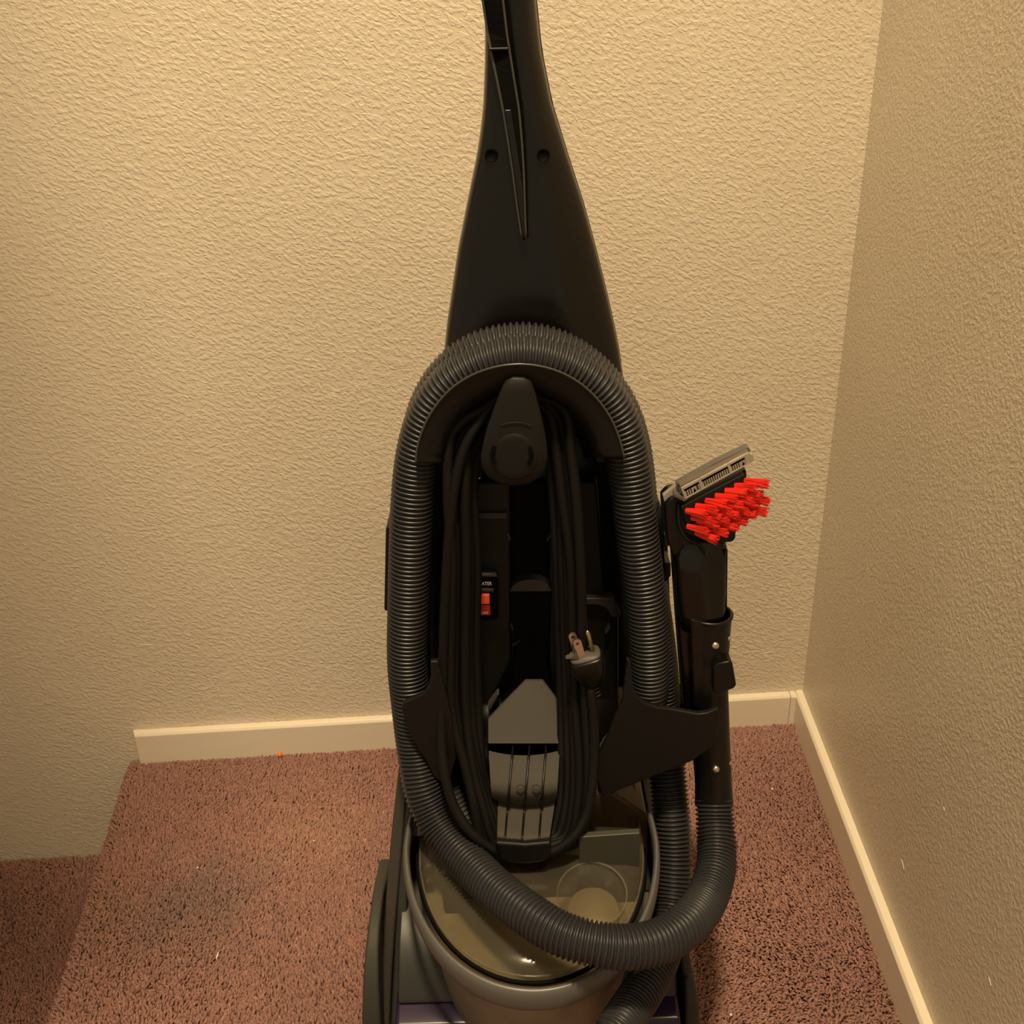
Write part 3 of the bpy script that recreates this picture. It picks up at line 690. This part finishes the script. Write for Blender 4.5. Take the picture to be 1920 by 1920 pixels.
prism('cord_clip', [(1060, 1236), (1076, 1229), (1080, 1217), (1084, 1230), (1087, 1238)], .770, .776, M_PGREY, cord, bevel=.0006)

# ---- tank at the foot
TC = P(1000, 1600, .761); TX, TY = TC.x - .002, .761
def lid_z(Y): return .21 + (Y - .635) * .24
def dshape(s, zoff, back=.86, n=30, sy=None, hw=.109, fd=.126):
    "half round towards the camera, straight at the back"
    sy = sy or s; pts = []
    for k in range(n + 1):
        t = math.pi * k / n; x = -math.cos(t) * hw * s; y = TY - math.sin(t) * fd * sy
        pts.append(Vector((TX + x, y, lid_z(y) + zoff)))
    pts.append(Vector((TX + hw * s, back, lid_z(back) + zoff))); pts.append(Vector((TX - hw * s, back, lid_z(back) + zoff)))
    return pts
tank_w = []
for s, dz in ((1.0, -.002), (.985, -.02), (.95, -.05), (.90, -.09), (.84, -.14), (.80, -.165)):
    rg = dshape(s, dz, .85); tank_w.append([Vector((v.x, v.y, max(.022, v.z))) for v in rg])
tank = loft('tank', tank_w, M_TANK, CL, caps=False, label='smoky see-through dirty water tank')
# lid: rim, then a low see-through dome
loft('tank_lid', [dshape(q_, z_, .775) for q_, z_ in ((1.0, -.001), (1.0, .005), (.96, .009), (.85, .012), (.6, .014), (.25, .0145))], M_LID, tank, caps=False, label='clear domed tank lid')
tube('lid_seal', [v + Vector((0, 0, .001)) for v in dshape(1.005, 0)[:31]], .0022, M_VOID, tank, seg=8)
tube('lid_edge', [v + Vector((0, 0, .006)) for v in dshape(.985, 0)[:31]], .0012, M_CLEAR, tank, seg=8)
# inside: floor of residue, rear baffle, side panel, float cup
def lidpt(px, py, dz):
    # where the ray meets the plane dz under the lid
    d = ray(px, py); zz = lambda t: CAM.z + d.z * t - (lid_z(d.y * t) + dz)
    lo, hi = .3, 1.6
    for _ in range(50):
        m = (lo + hi) / 2
        if zz(m) > 0: lo = m
        else: hi = m
    return CAM + d * lo
fl = [Vector((v.x, v.y, lid_z(v.y) - .035)) for v in dshape(.95, 0, .80)]
mk('residue_tray', fl + [v + Vector((0, 0, -.01)) for v in fl], [list(range(len(fl))), list(range(len(fl), 2 * len(fl)))[::-1]] + [[i, (i + 1) % len(fl), len(fl) + (i + 1) % len(fl), len(fl) + i] for i in range(len(fl))], M_MURK, tank, label='tray with pale residue')
q = [lidpt(838, 1728, -.03), lidpt(1000, 1748, -.03), lidpt(1200, 1705, -.03)]
prism('rear_baffle', [(832, 1640), (1000, 1640), (1090, 1650), (1200, 1640), (1198, 1700), (1050, 1735), (950, 1745), (836, 1728)], .742, .775, M_BROWN, tank, bevel=.001)
prism('side_baffle', [(1085, 1570), (1200, 1562), (1198, 1690), (1090, 1700)], .735, .742, M_TGREEN, tank, bevel=.001)
prism('left_baffle', [(828, 1600), (870, 1610), (866, 1735), (838, 1725), (830, 1690)], .728, .733, M_TGREEN, tank, bevel=.001)
fc = lidpt(1112, 1712, -.020)
ax_z = Vector((-.06, -.25, 1)).normalized(); ax_x = Vector((1, 0, .06)).normalized(); ax_y = ax_z.cross(ax_x)
def circ(c, r_, n=32): return [c + ax_x * (r_ * math.cos(2 * math.pi * k / n)) + ax_y * (r_ * math.sin(2 * math.pi * k / n)) for k in range(n)]
loft('float_cup', [circ(fc, .0262), circ(fc + ax_z * .020, .0300), circ(fc + ax_z * .034, .0320)], M_CLEAR, tank, caps=False, label='clear round float cup')
tube('float_rim', circ(fc + ax_z * .034, .0320) + [circ(fc + ax_z * .034, .0320)[0]], .0011, M_CLEAR, tank, seg=8, caps=False)
loft('float_disc', [circ(fc, .0245), circ(fc + ax_z * .003, .0250), circ(fc + ax_z * .0045, .0235)], M_MURK, tank, label='pale disc in the float cup')
# upper rear part of the tank under the body
prism('tank_back', [(1095, 1485), (1150, 1488), (1214, 1530), (1218, 1600), (1205, 1650), (830, 1650), (812, 1600), (830, 1540), (900, 1520), (1060, 1520)], .80, .86, M_BROWN, CL, bevel=.004, label='brown rear wall of the tank')
# bail handle
def bail_pt(k, n, s, dz):
    t = math.pi * (k / n); x = -math.cos(t) * .111 * s; y = TY - math.sin(t) * .128 * s
    return Vector((TX + x, y, lid_z(y) + dz))
NB = 40; ring_b = []
lift = lambda k: .010 * (abs(k / NB - .5) * 2) ** 3
for k in range(NB + 1):
    a = bail_pt(k, NB, 1.03 + .025 * (1 - math.sin(math.pi * k / NB)), 0); b = bail_pt(k, NB, 1.115, 0)
    u = math.sin(math.pi * k / NB); wz = .010 + .009 * u
    zt = .006 + lift(k)
    mid_ = (a + b) / 2 + Vector((0, 0, zt + .004))
    ring_b.append([a + Vector((0, 0, zt)), mid_, b + Vector((0, 0, zt - .001)), b + Vector((0, 0, zt - wz)), (a + b) / 2 + Vector((0, 0, zt - wz - .002)), a + Vector((0, 0, zt - wz))])
endL = [v + Vector((.004, .035, .012)) for v in ring_b[0]]; endR = [v + Vector((-.004, .035, .012)) for v in ring_b[-1]]
bail = loft('bail_handle', [endL] + ring_b + [endR], M_BAIL, CL, label='curved grey carrying handle of the tank')
m = bail.modifiers.new('u', 'SUBSURF'); m.levels = 2; m.render_levels = 2
for x, y, Y_ in ((802, 1626, .745), (1206, 1660, .735)):
    c = P(x, y, Y_); s = 1 if x < 1000 else -1
    tube('bail_pivot', [c + Vector((-.006 * s, 0, 0)), c + Vector((.004 * s, 0, 0)), c + Vector((.006 * s, 0, 0))], [.006, .006, .004], M_DGREY, bail, seg=16)

# ---- foot of the machine
def sidewall(name, pts, x0, x1, mat, label=None, bevel=.003):
    V = [Vector((x0 + (p[2] if len(p) > 2 else 0), p[0], p[1])) for p in pts] + [Vector((x1 + (p[2] if len(p) > 2 else 0), p[0], p[1])) for p in pts]
    n = len(pts)
    return mk(name, V, [list(range(n)), list(range(2 * n - 1, n - 1, -1))] + [[i, n + i, n + (i + 1) % n, (i + 1) % n] for i in range(n)], mat, CL, bevel=bevel, seg=3, label=label)
pl_ = P(757, 1430, .83); 
def shroud(outer, inner, name, mat, Yd, label):
    "an upright shell strip traced by its two edges in the plane, run back under the body"
    a = [P(x, y, Y) for x, y, Y in outer]; b = [P(x, y, Y) for x, y, Y in inner]
    n = len(a); V = []
    for l, r_ in zip(a, b):
        V += [l, r_, r_ + Vector((0, Yd, 0)), l + Vector((0, Yd, 0))]
    Fc = [[i * 4 + j, i * 4 + (j + 1) % 4, i * 4 + 4 + (j + 1) % 4, i * 4 + 4 + j] for i in range(n - 1) for j in range(4)] + [[3, 2, 1, 0], [n * 4 - 4 + j for j in range(4)]]
    return mk(name, V, Fc, mat, CL, bevel=.003, seg=3, label=label)
shroud([(752, 1405, .84), (744, 1470, .825), (735, 1550, .805), (727, 1640, .785), (720, 1730, .763), (717, 1810, .745), (716, 1920, .72), (716, 1985, .706)],
       [(772, 1405, .84), (766, 1470, .825), (758, 1550, .805), (750, 1640, .785), (742, 1730, .763), (736, 1810, .745), (731, 1920, .72), (729, 1985, .706)], 'side_shroud', M_SHROUD, .16, 'outer glossy side shroud')
shroud([(768, 1440, .83), (762, 1500, .815), (755, 1580, .795), (748, 1660, .778), (741, 1750, .755), (736, 1840, .735), (732, 1920, .716), (730, 1985, .70)],
       [(800, 1440, .83), (795, 1500, .815), (772, 1570, .795), (766, 1660, .778), (763, 1750, .755), (758, 1840, .735), (753, 1920, .716), (750, 1985, .70)], 'inner_side_shroud', M_DGREY, .15, 'inner grey side shroud')
shroud([(1216, 1540, .81), (1221, 1600, .79), (1232, 1680, .775), (1246, 1760, .752), (1254, 1840, .735), (1258, 1920, .716), (1260, 1985, .70)],
       [(1245, 1540, .81), (1250, 1600, .79), (1262, 1680, .775), (1270, 1760, .752), (1274, 1840, .735), (1276, 1920, .716), (1277, 1985, .70)], 'inner_side_shroud', M_DGREY, .15, 'inner grey side shroud')
def wheel_cover(px_l, px_r, top, sgn):
    Yf = .715
    lft = P(px_l, 1920, Yf).x; rgt = P(px_r, 1920, Yf).x
    pts = []
    zt = P(px_r, top, .74).z
    for y, z in ((.700, .0), (.698, .04), (.702, .085), (.712, .125), (.728, zt - .012), (.748, zt), (.79, zt + .004), (.86, zt - .02), (.90, .10), (.915, .04), (.915, .0)): pts.append((y, z))
    V = []
    for x, k in ((lft, 0), (rgt, 1)):
        for y, z in pts:
            tap = (.010 * (z / zt) ** 2) * sgn if (k == 0) == (sgn > 0) else 0
            V.append(Vector((x + tap, y, z)))
    n = len(pts)
    return mk('wheel_cover', V, [list(range(n)), list(range(2 * n - 1, n - 1, -1))] + [[i, n + i, n + (i + 1) % n, (i + 1) % n] for i in range(n)], M_WHEEL, CL, bevel=.004, seg=3, label='dark grey rounded wheel cover')
wheel_cover(679, 719, 1748, 1); wheel_cover(1278, 1314, 1792, -1)
# low purple foot housing round the tank with a grey collar
xl, xr = P(752, 1920, .72).x, P(1262, 1920, .72).x
foot = [(.668, .0), (.664, .03), (.668, .070), (.684, .098), (.71, .108), (.80, .112), (.98, .11), (1.08, .07), (1.10, .03), (1.10, .0)]
fo = sidewall('foot_housing', foot, xl, xr, M_PURPLE, 'glossy dark purple foot housing', .004)
col_ = [(.702, .106), (.704, .112), (.74, .152), (.80, .176), (.86, .176), (.86, .106)]
sidewall('foot_collar', col_, xl + .002, xr - .002, M_DGREY, 'dark grey collar round the tank')

# ------------------------------------------------------------------ brush tool held in the wand
TOOL = thing('brush_tool', P(1331, 1150, .803), 'black hand tool with red bristle tufts and a pale slotted nozzle', 'brush tool')
neck_rows = [(1290, 1340, 990, .812), (1272, 1356, 1004, .810), (1264, 1361, 1020, .806), (1262, 1362, 1036, .803), (1264, 1361, 1060, .802), (1266, 1360, 1100, .802), (1270, 1358, 1140, .802), (1274, 1354, 1170, .803)]
def nring(a, b, y, Y, d=.0165, n=28, e=.62):
    l, r_ = P(a, y, Y), P(b, y, Y); c = (l + r_) / 2; hw = (r_ - l).length / 2
    return [c + Vector((math.copysign(abs(math.cos(t)) ** e, math.cos(t)) * hw, math.copysign(abs(math.sin(t)) ** e, math.sin(t)) * d, 0)) for t in [2 * math.pi * k / n for k in range(n)]]
tbody = loft('neck', [nring(*a) for a in neck_rows], M_GLOSS, TOOL, label='black tool neck')
# the left flank of the neck runs on down beside the cuff
prism('neck_spine', [(1262, 1040), (1296, 1040), (1300, 1150), (1302, 1330), (1283, 1334), (1270, 1160)], .797, .82, M_GLOSS, tbody, bevel=.004)
tube('neck_edge', [P(1361, 1030, .792), P(1360, 1140, .795)], .0016, M_GLOSS, tbody, seg=8)
head = prism('brush_head', [(1246, 946), (1258, 934), (1273, 931), (1288, 938), (1345, 908), (1400, 880), (1401, 900), (1402, 935), (1390, 985), (1380, 998), (1380, 1012), (1372, 1018), (1362, 1018), (1352, 1024), (1330, 1030), (1305, 1032), (1262, 1044), (1250, 1010)], .795, .825, M_BLACK, TOOL, bevel=.003, label='black wedge shaped brush head')
prism('bristle_pad', [(1276, 950), (1345, 914), (1396, 888), (1396, 930), (1370, 985), (1320, 1016), (1288, 990)], .788, .797, M_MATTE, head, bevel=.0015)
tube('head_arc', catmull([P(1272, 945, .793), P(1274, 985, .791), P(1288, 1010, .790), P(1312, 1022, .790), P(1322, 1045, .790)], 8), .0016, M_MATTE, head, seg=8)
# nozzle
nz = prism('nozzle', [(1274, 911), (1283, 938), (1408, 868), (1404, 846)], .790, .800, M_NFACE, TOOL, bevel=.0008, label='pale translucent slotted nozzle strip')
prism('nozzle_lip', [(1268, 908), (1275, 915), (1406, 850), (1408, 845), (1402, 838), (1340, 868)], .797, .806, M_BAIL, nz, bevel=.0008)
prism('nozzle_end', [(1243, 930), (1247, 950), (1256, 940), (1274, 925), (1272, 906)], .800, .806, M_NOZZ, nz, bevel=.0006)
prism('nozzle_end', [(1404, 850), (1413, 853), (1413, 864), (1406, 870)], .792, .800, M_NOZZ, nz, bevel=.0006)
prism('nozzle_foot', [(1263, 931), (1283, 941), (1290, 936), (1284, 934), (1264, 925)], .787, .795, M_BAIL, nz, bevel=.0005)
def nzp(u, v): # u along the strip, v down its face
    ax, ay = 1277 + (1404 - 1277) * u, 916 + (849 - 916) * u
    bx, by = 1284 + (1408 - 1284) * u, 937 + (868 - 937) * u
    return (ax + (bx - ax) * v, ay + (by - ay) * v)
def nzquad(name, u0, u1, v0, v1, Y0, Y1, mat): prism(name, [nzp(u0, v0), nzp(u1, v0), nzp(u1, v1), nzp(u0, v1)], Y0, Y1, mat, nz, bevel=.0002)
for k in range(30):
    u = .03 + k * .0325
    if .13 < u < .2 or .86 < u < .93: continue
    nzquad('comb_rib', u, u + .018, .40, .98, .7880, .7905, M_NOZZ)
for u0, u1 in ((.03, .25), (.29, .68), (.72, .93)):
    nzquad('slot_bar', u0, u1, .0, .20, .7872, .7905, M_NOZZ); nzquad('slot', u0 + .01, u1 - .005, .22, .36, .7893, .7905, M_VOID)
for u0, u1 in ((.0, .03), (.25, .29), (.68, .72), (.93, 1.0)):
    nzquad('slot_post', u0, u1, .0, .95, .7876, .7905, M_NOZZ)
nzquad('face_edge', .0, 1.0, .92, 1.0, .7874, .7905, M_NOZZ)
for u in (.165, .895):
    nzquad('arrow_pad', u - .034, u + .034, .40, .95, .7882, .7905, M_NOZZ)
    prism('arrow_mark', [nzp(u - .018, .85), nzp(u + .022, .80), nzp(u, .48)], .7878, .7890, M_VOID, nz, bevel=0)
# bristles: 22 tufts in four slanting rows, each a spray of stiff filaments
def tuft_mesh(seed):
    g = random.Random(seed); V, Fc = [], []
    L_ = .0205
    for k in range(60):
        a = g.uniform(0, 2 * math.pi); q_ = math.sqrt(g.random())
        b = Vector((math.cos(a), math.sin(a), 0)) * .0023 * q_
        t_ = Vector((math.cos(a + g.uniform(-.3, .3)), math.sin(a + g.uniform(-.3, .3)), 0)) * .0044 * q_ + Vector((0, 0, L_ * g.uniform(.86, 1.06)))
        w0, i0 = .00046, len(V)
        for c_ in (b, (b + t_) / 2 + Vector((0, 0, 0)), t_):
            for j in range(3):
                V.append(c_ + Vector((math.cos(j * 2.094), math.sin(j * 2.094), 0)) * w0)
        for lv_ in (0, 3):
            for j in range(3): Fc.append((i0 + lv_ + j, i0 + lv_ + (j + 1) % 3, i0 + lv_ + 3 + (j + 1) % 3, i0 + lv_ + 3 + j))
        Fc.append((i0 + 6, i0 + 7, i0 + 8))
    me = bpy.data.meshes.new('bristle_tuft'); me.from_pydata([tuple(v) for v in V], [], Fc); me.materials.append(M_RED); return me
tm = [tuft_mesh(s) for s in range(4)]
rows_t = [[(1286 + 18.3 * c_, 957 - 9.4 * c_) for c_ in range(7)], [(1296 + 18.3 * c_, 970 - 9.2 * c_) for c_ in range(6)], [(1288 + 18.6 * c_, 986 - 9.2 * c_) for c_ in range(7)], [(1304 + 18.4 * c_, 998 - 9.6 * c_) for c_ in range(6)]]
tk = 0
for r_i, row in enumerate(rows_t):
    for x, y in row:
        p = P(x, y, .788); d = Vector((.84, -.44, .03 - .02 * r_i)) + Vector((random.uniform(-.07, .07), random.uniform(-.07, .07), random.uniform(-.07, .07)))
        o = bpy.data.objects.new('bristle_tuft', tm[tk % 4]); tk += 1; COL.objects.link(o); o.parent = TOOL
        o.location = p - TOOL.location; o.rotation_euler = d.to_track_quat('Z', 'Y').to_euler()
        o.scale = (.92, .92, random.uniform(.9, 1.0))
# grey catch that clips the tool to the cleaner's side
catch = prism('tool_catch', [(1232, 960), (1238, 946), (1243, 958), (1246, 1000), (1256, 1010), (1255, 1024), (1246, 1028), (1246, 1055), (1258, 1056), (1258, 1080), (1250, 1092), (1244, 1080), (1238, 1000)], .835, .86, M_DGREY, CL, bevel=.0012, label='dark grey catch at the side of the body')
prism('catch_tab', [(1245, 1003), (1254, 1003), (1256, 1022), (1246, 1026)], .828, .84, M_BAIL, catch, bevel=.001)

# ------------------------------------------------------------------ bits on the carpet
def crumb(name, px, py, r_, mat, label, cat, zz=0, stretch=1):
    c = PZ(px, py, zz); bm = bmesh.new(); bmesh.ops.create_icosphere(bm, subdivisions=2, radius=r_)
    g = random.Random(px)
    for v in bm.verts: v.co *= g.uniform(.8, 1.15); v.co.x *= stretch
    me = bpy.data.meshes.new(name); bm.to_mesh(me); bm.free()
    o = link(name, me, mat, None, True); o.location = (c.x, c.y, zz + max(.002, r_ * 1.1)); o.rotation_euler = (0, .1, g.uniform(0, 3))
    return tag(o, label, cat)
crumb('orange_crumb', 525, 1419, .0035, M_CRUMB, 'tiny orange crumb on the carpet by the back baseboard', 'crumb')
crumb('lint_speck', 1448, 1481, .0014, M_WHITE, 'tiny white lint speck right of the hose near the corner', 'lint', stretch=1.3)
crumb('lint_speck', 1370, 1905, .0016, M_WHITE, 'tiny white lint speck beside the right wheel cover', 'lint')
crumb('lint_speck', 371, 1629, .0013, M_WHITE, 'tiny white lint speck near the middle of the left carpet', 'lint')
crumb('lint_speck', 589, 1579, .0013, M_WHITE, 'tiny white lint speck left of the cleaner', 'lint')
crumb('lint_thread', 408, 1794, .0009, M_WHITE, 'short pale thread lying on the carpet left of the cleaner', 'lint', stretch=7)

# chipped paint on the two walls, where the pale undercoat shows
M_CHIP = pbr('chipped_paint', (.80, .71, .57), .6, .3)
WB, WR = bpy.data.objects['wall_back'], bpy.data.objects['wall_right']
def on_plane(px, py, p0, n):
    d = ray(px, py); return CAM + d * ((p0 - CAM).dot(n) / d.dot(n))
def chip(x0, y0, x1, y1, wd, wall, p0, n):
    a, b = on_plane(x0, y0, p0, n), on_plane(x1, y1, p0, n); t = (b - a).normalized(); u = n.cross(t)
    out = [(0, -.3), (.25, -1), (.7, -.8), (1, 0), (.75, .9), (.3, 1), (.05, .4)]
    L_ = (b - a).length; f = [a + t * (k * L_) + u * (v * wd) + n * .0004 for k, v in out]; g = [v - n * .0008 for v in f]; m_ = len(f)
    mk('paint_chip', f + g, [list(range(m_)), list(range(2 * m_ - 1, m_ - 1, -1))] + [[i, (i + 1) % m_, m_ + (i + 1) % m_, m_ + i] for i in range(m_)], M_CHIP, wall)
for q in ((257, 1208, 290, 1210, .0009), (622, 731, 640, 734, .0017), (621, 741, 634, 745, .0014), (1424, 1226, 1454, 1222, .0008), (141, 1108, 150, 1110, .0012), (138, 1122, 149, 1127, .0010)):
    chip(*q, WB, BW0, bn)
for q in ((1690, 1611, 1695, 1630, .0010), (1769, 1513, 1771, 1520, .0006), (1854, 1832, 1858, 1848, .0004)):
    chip(*q, WR, BW1, rn)
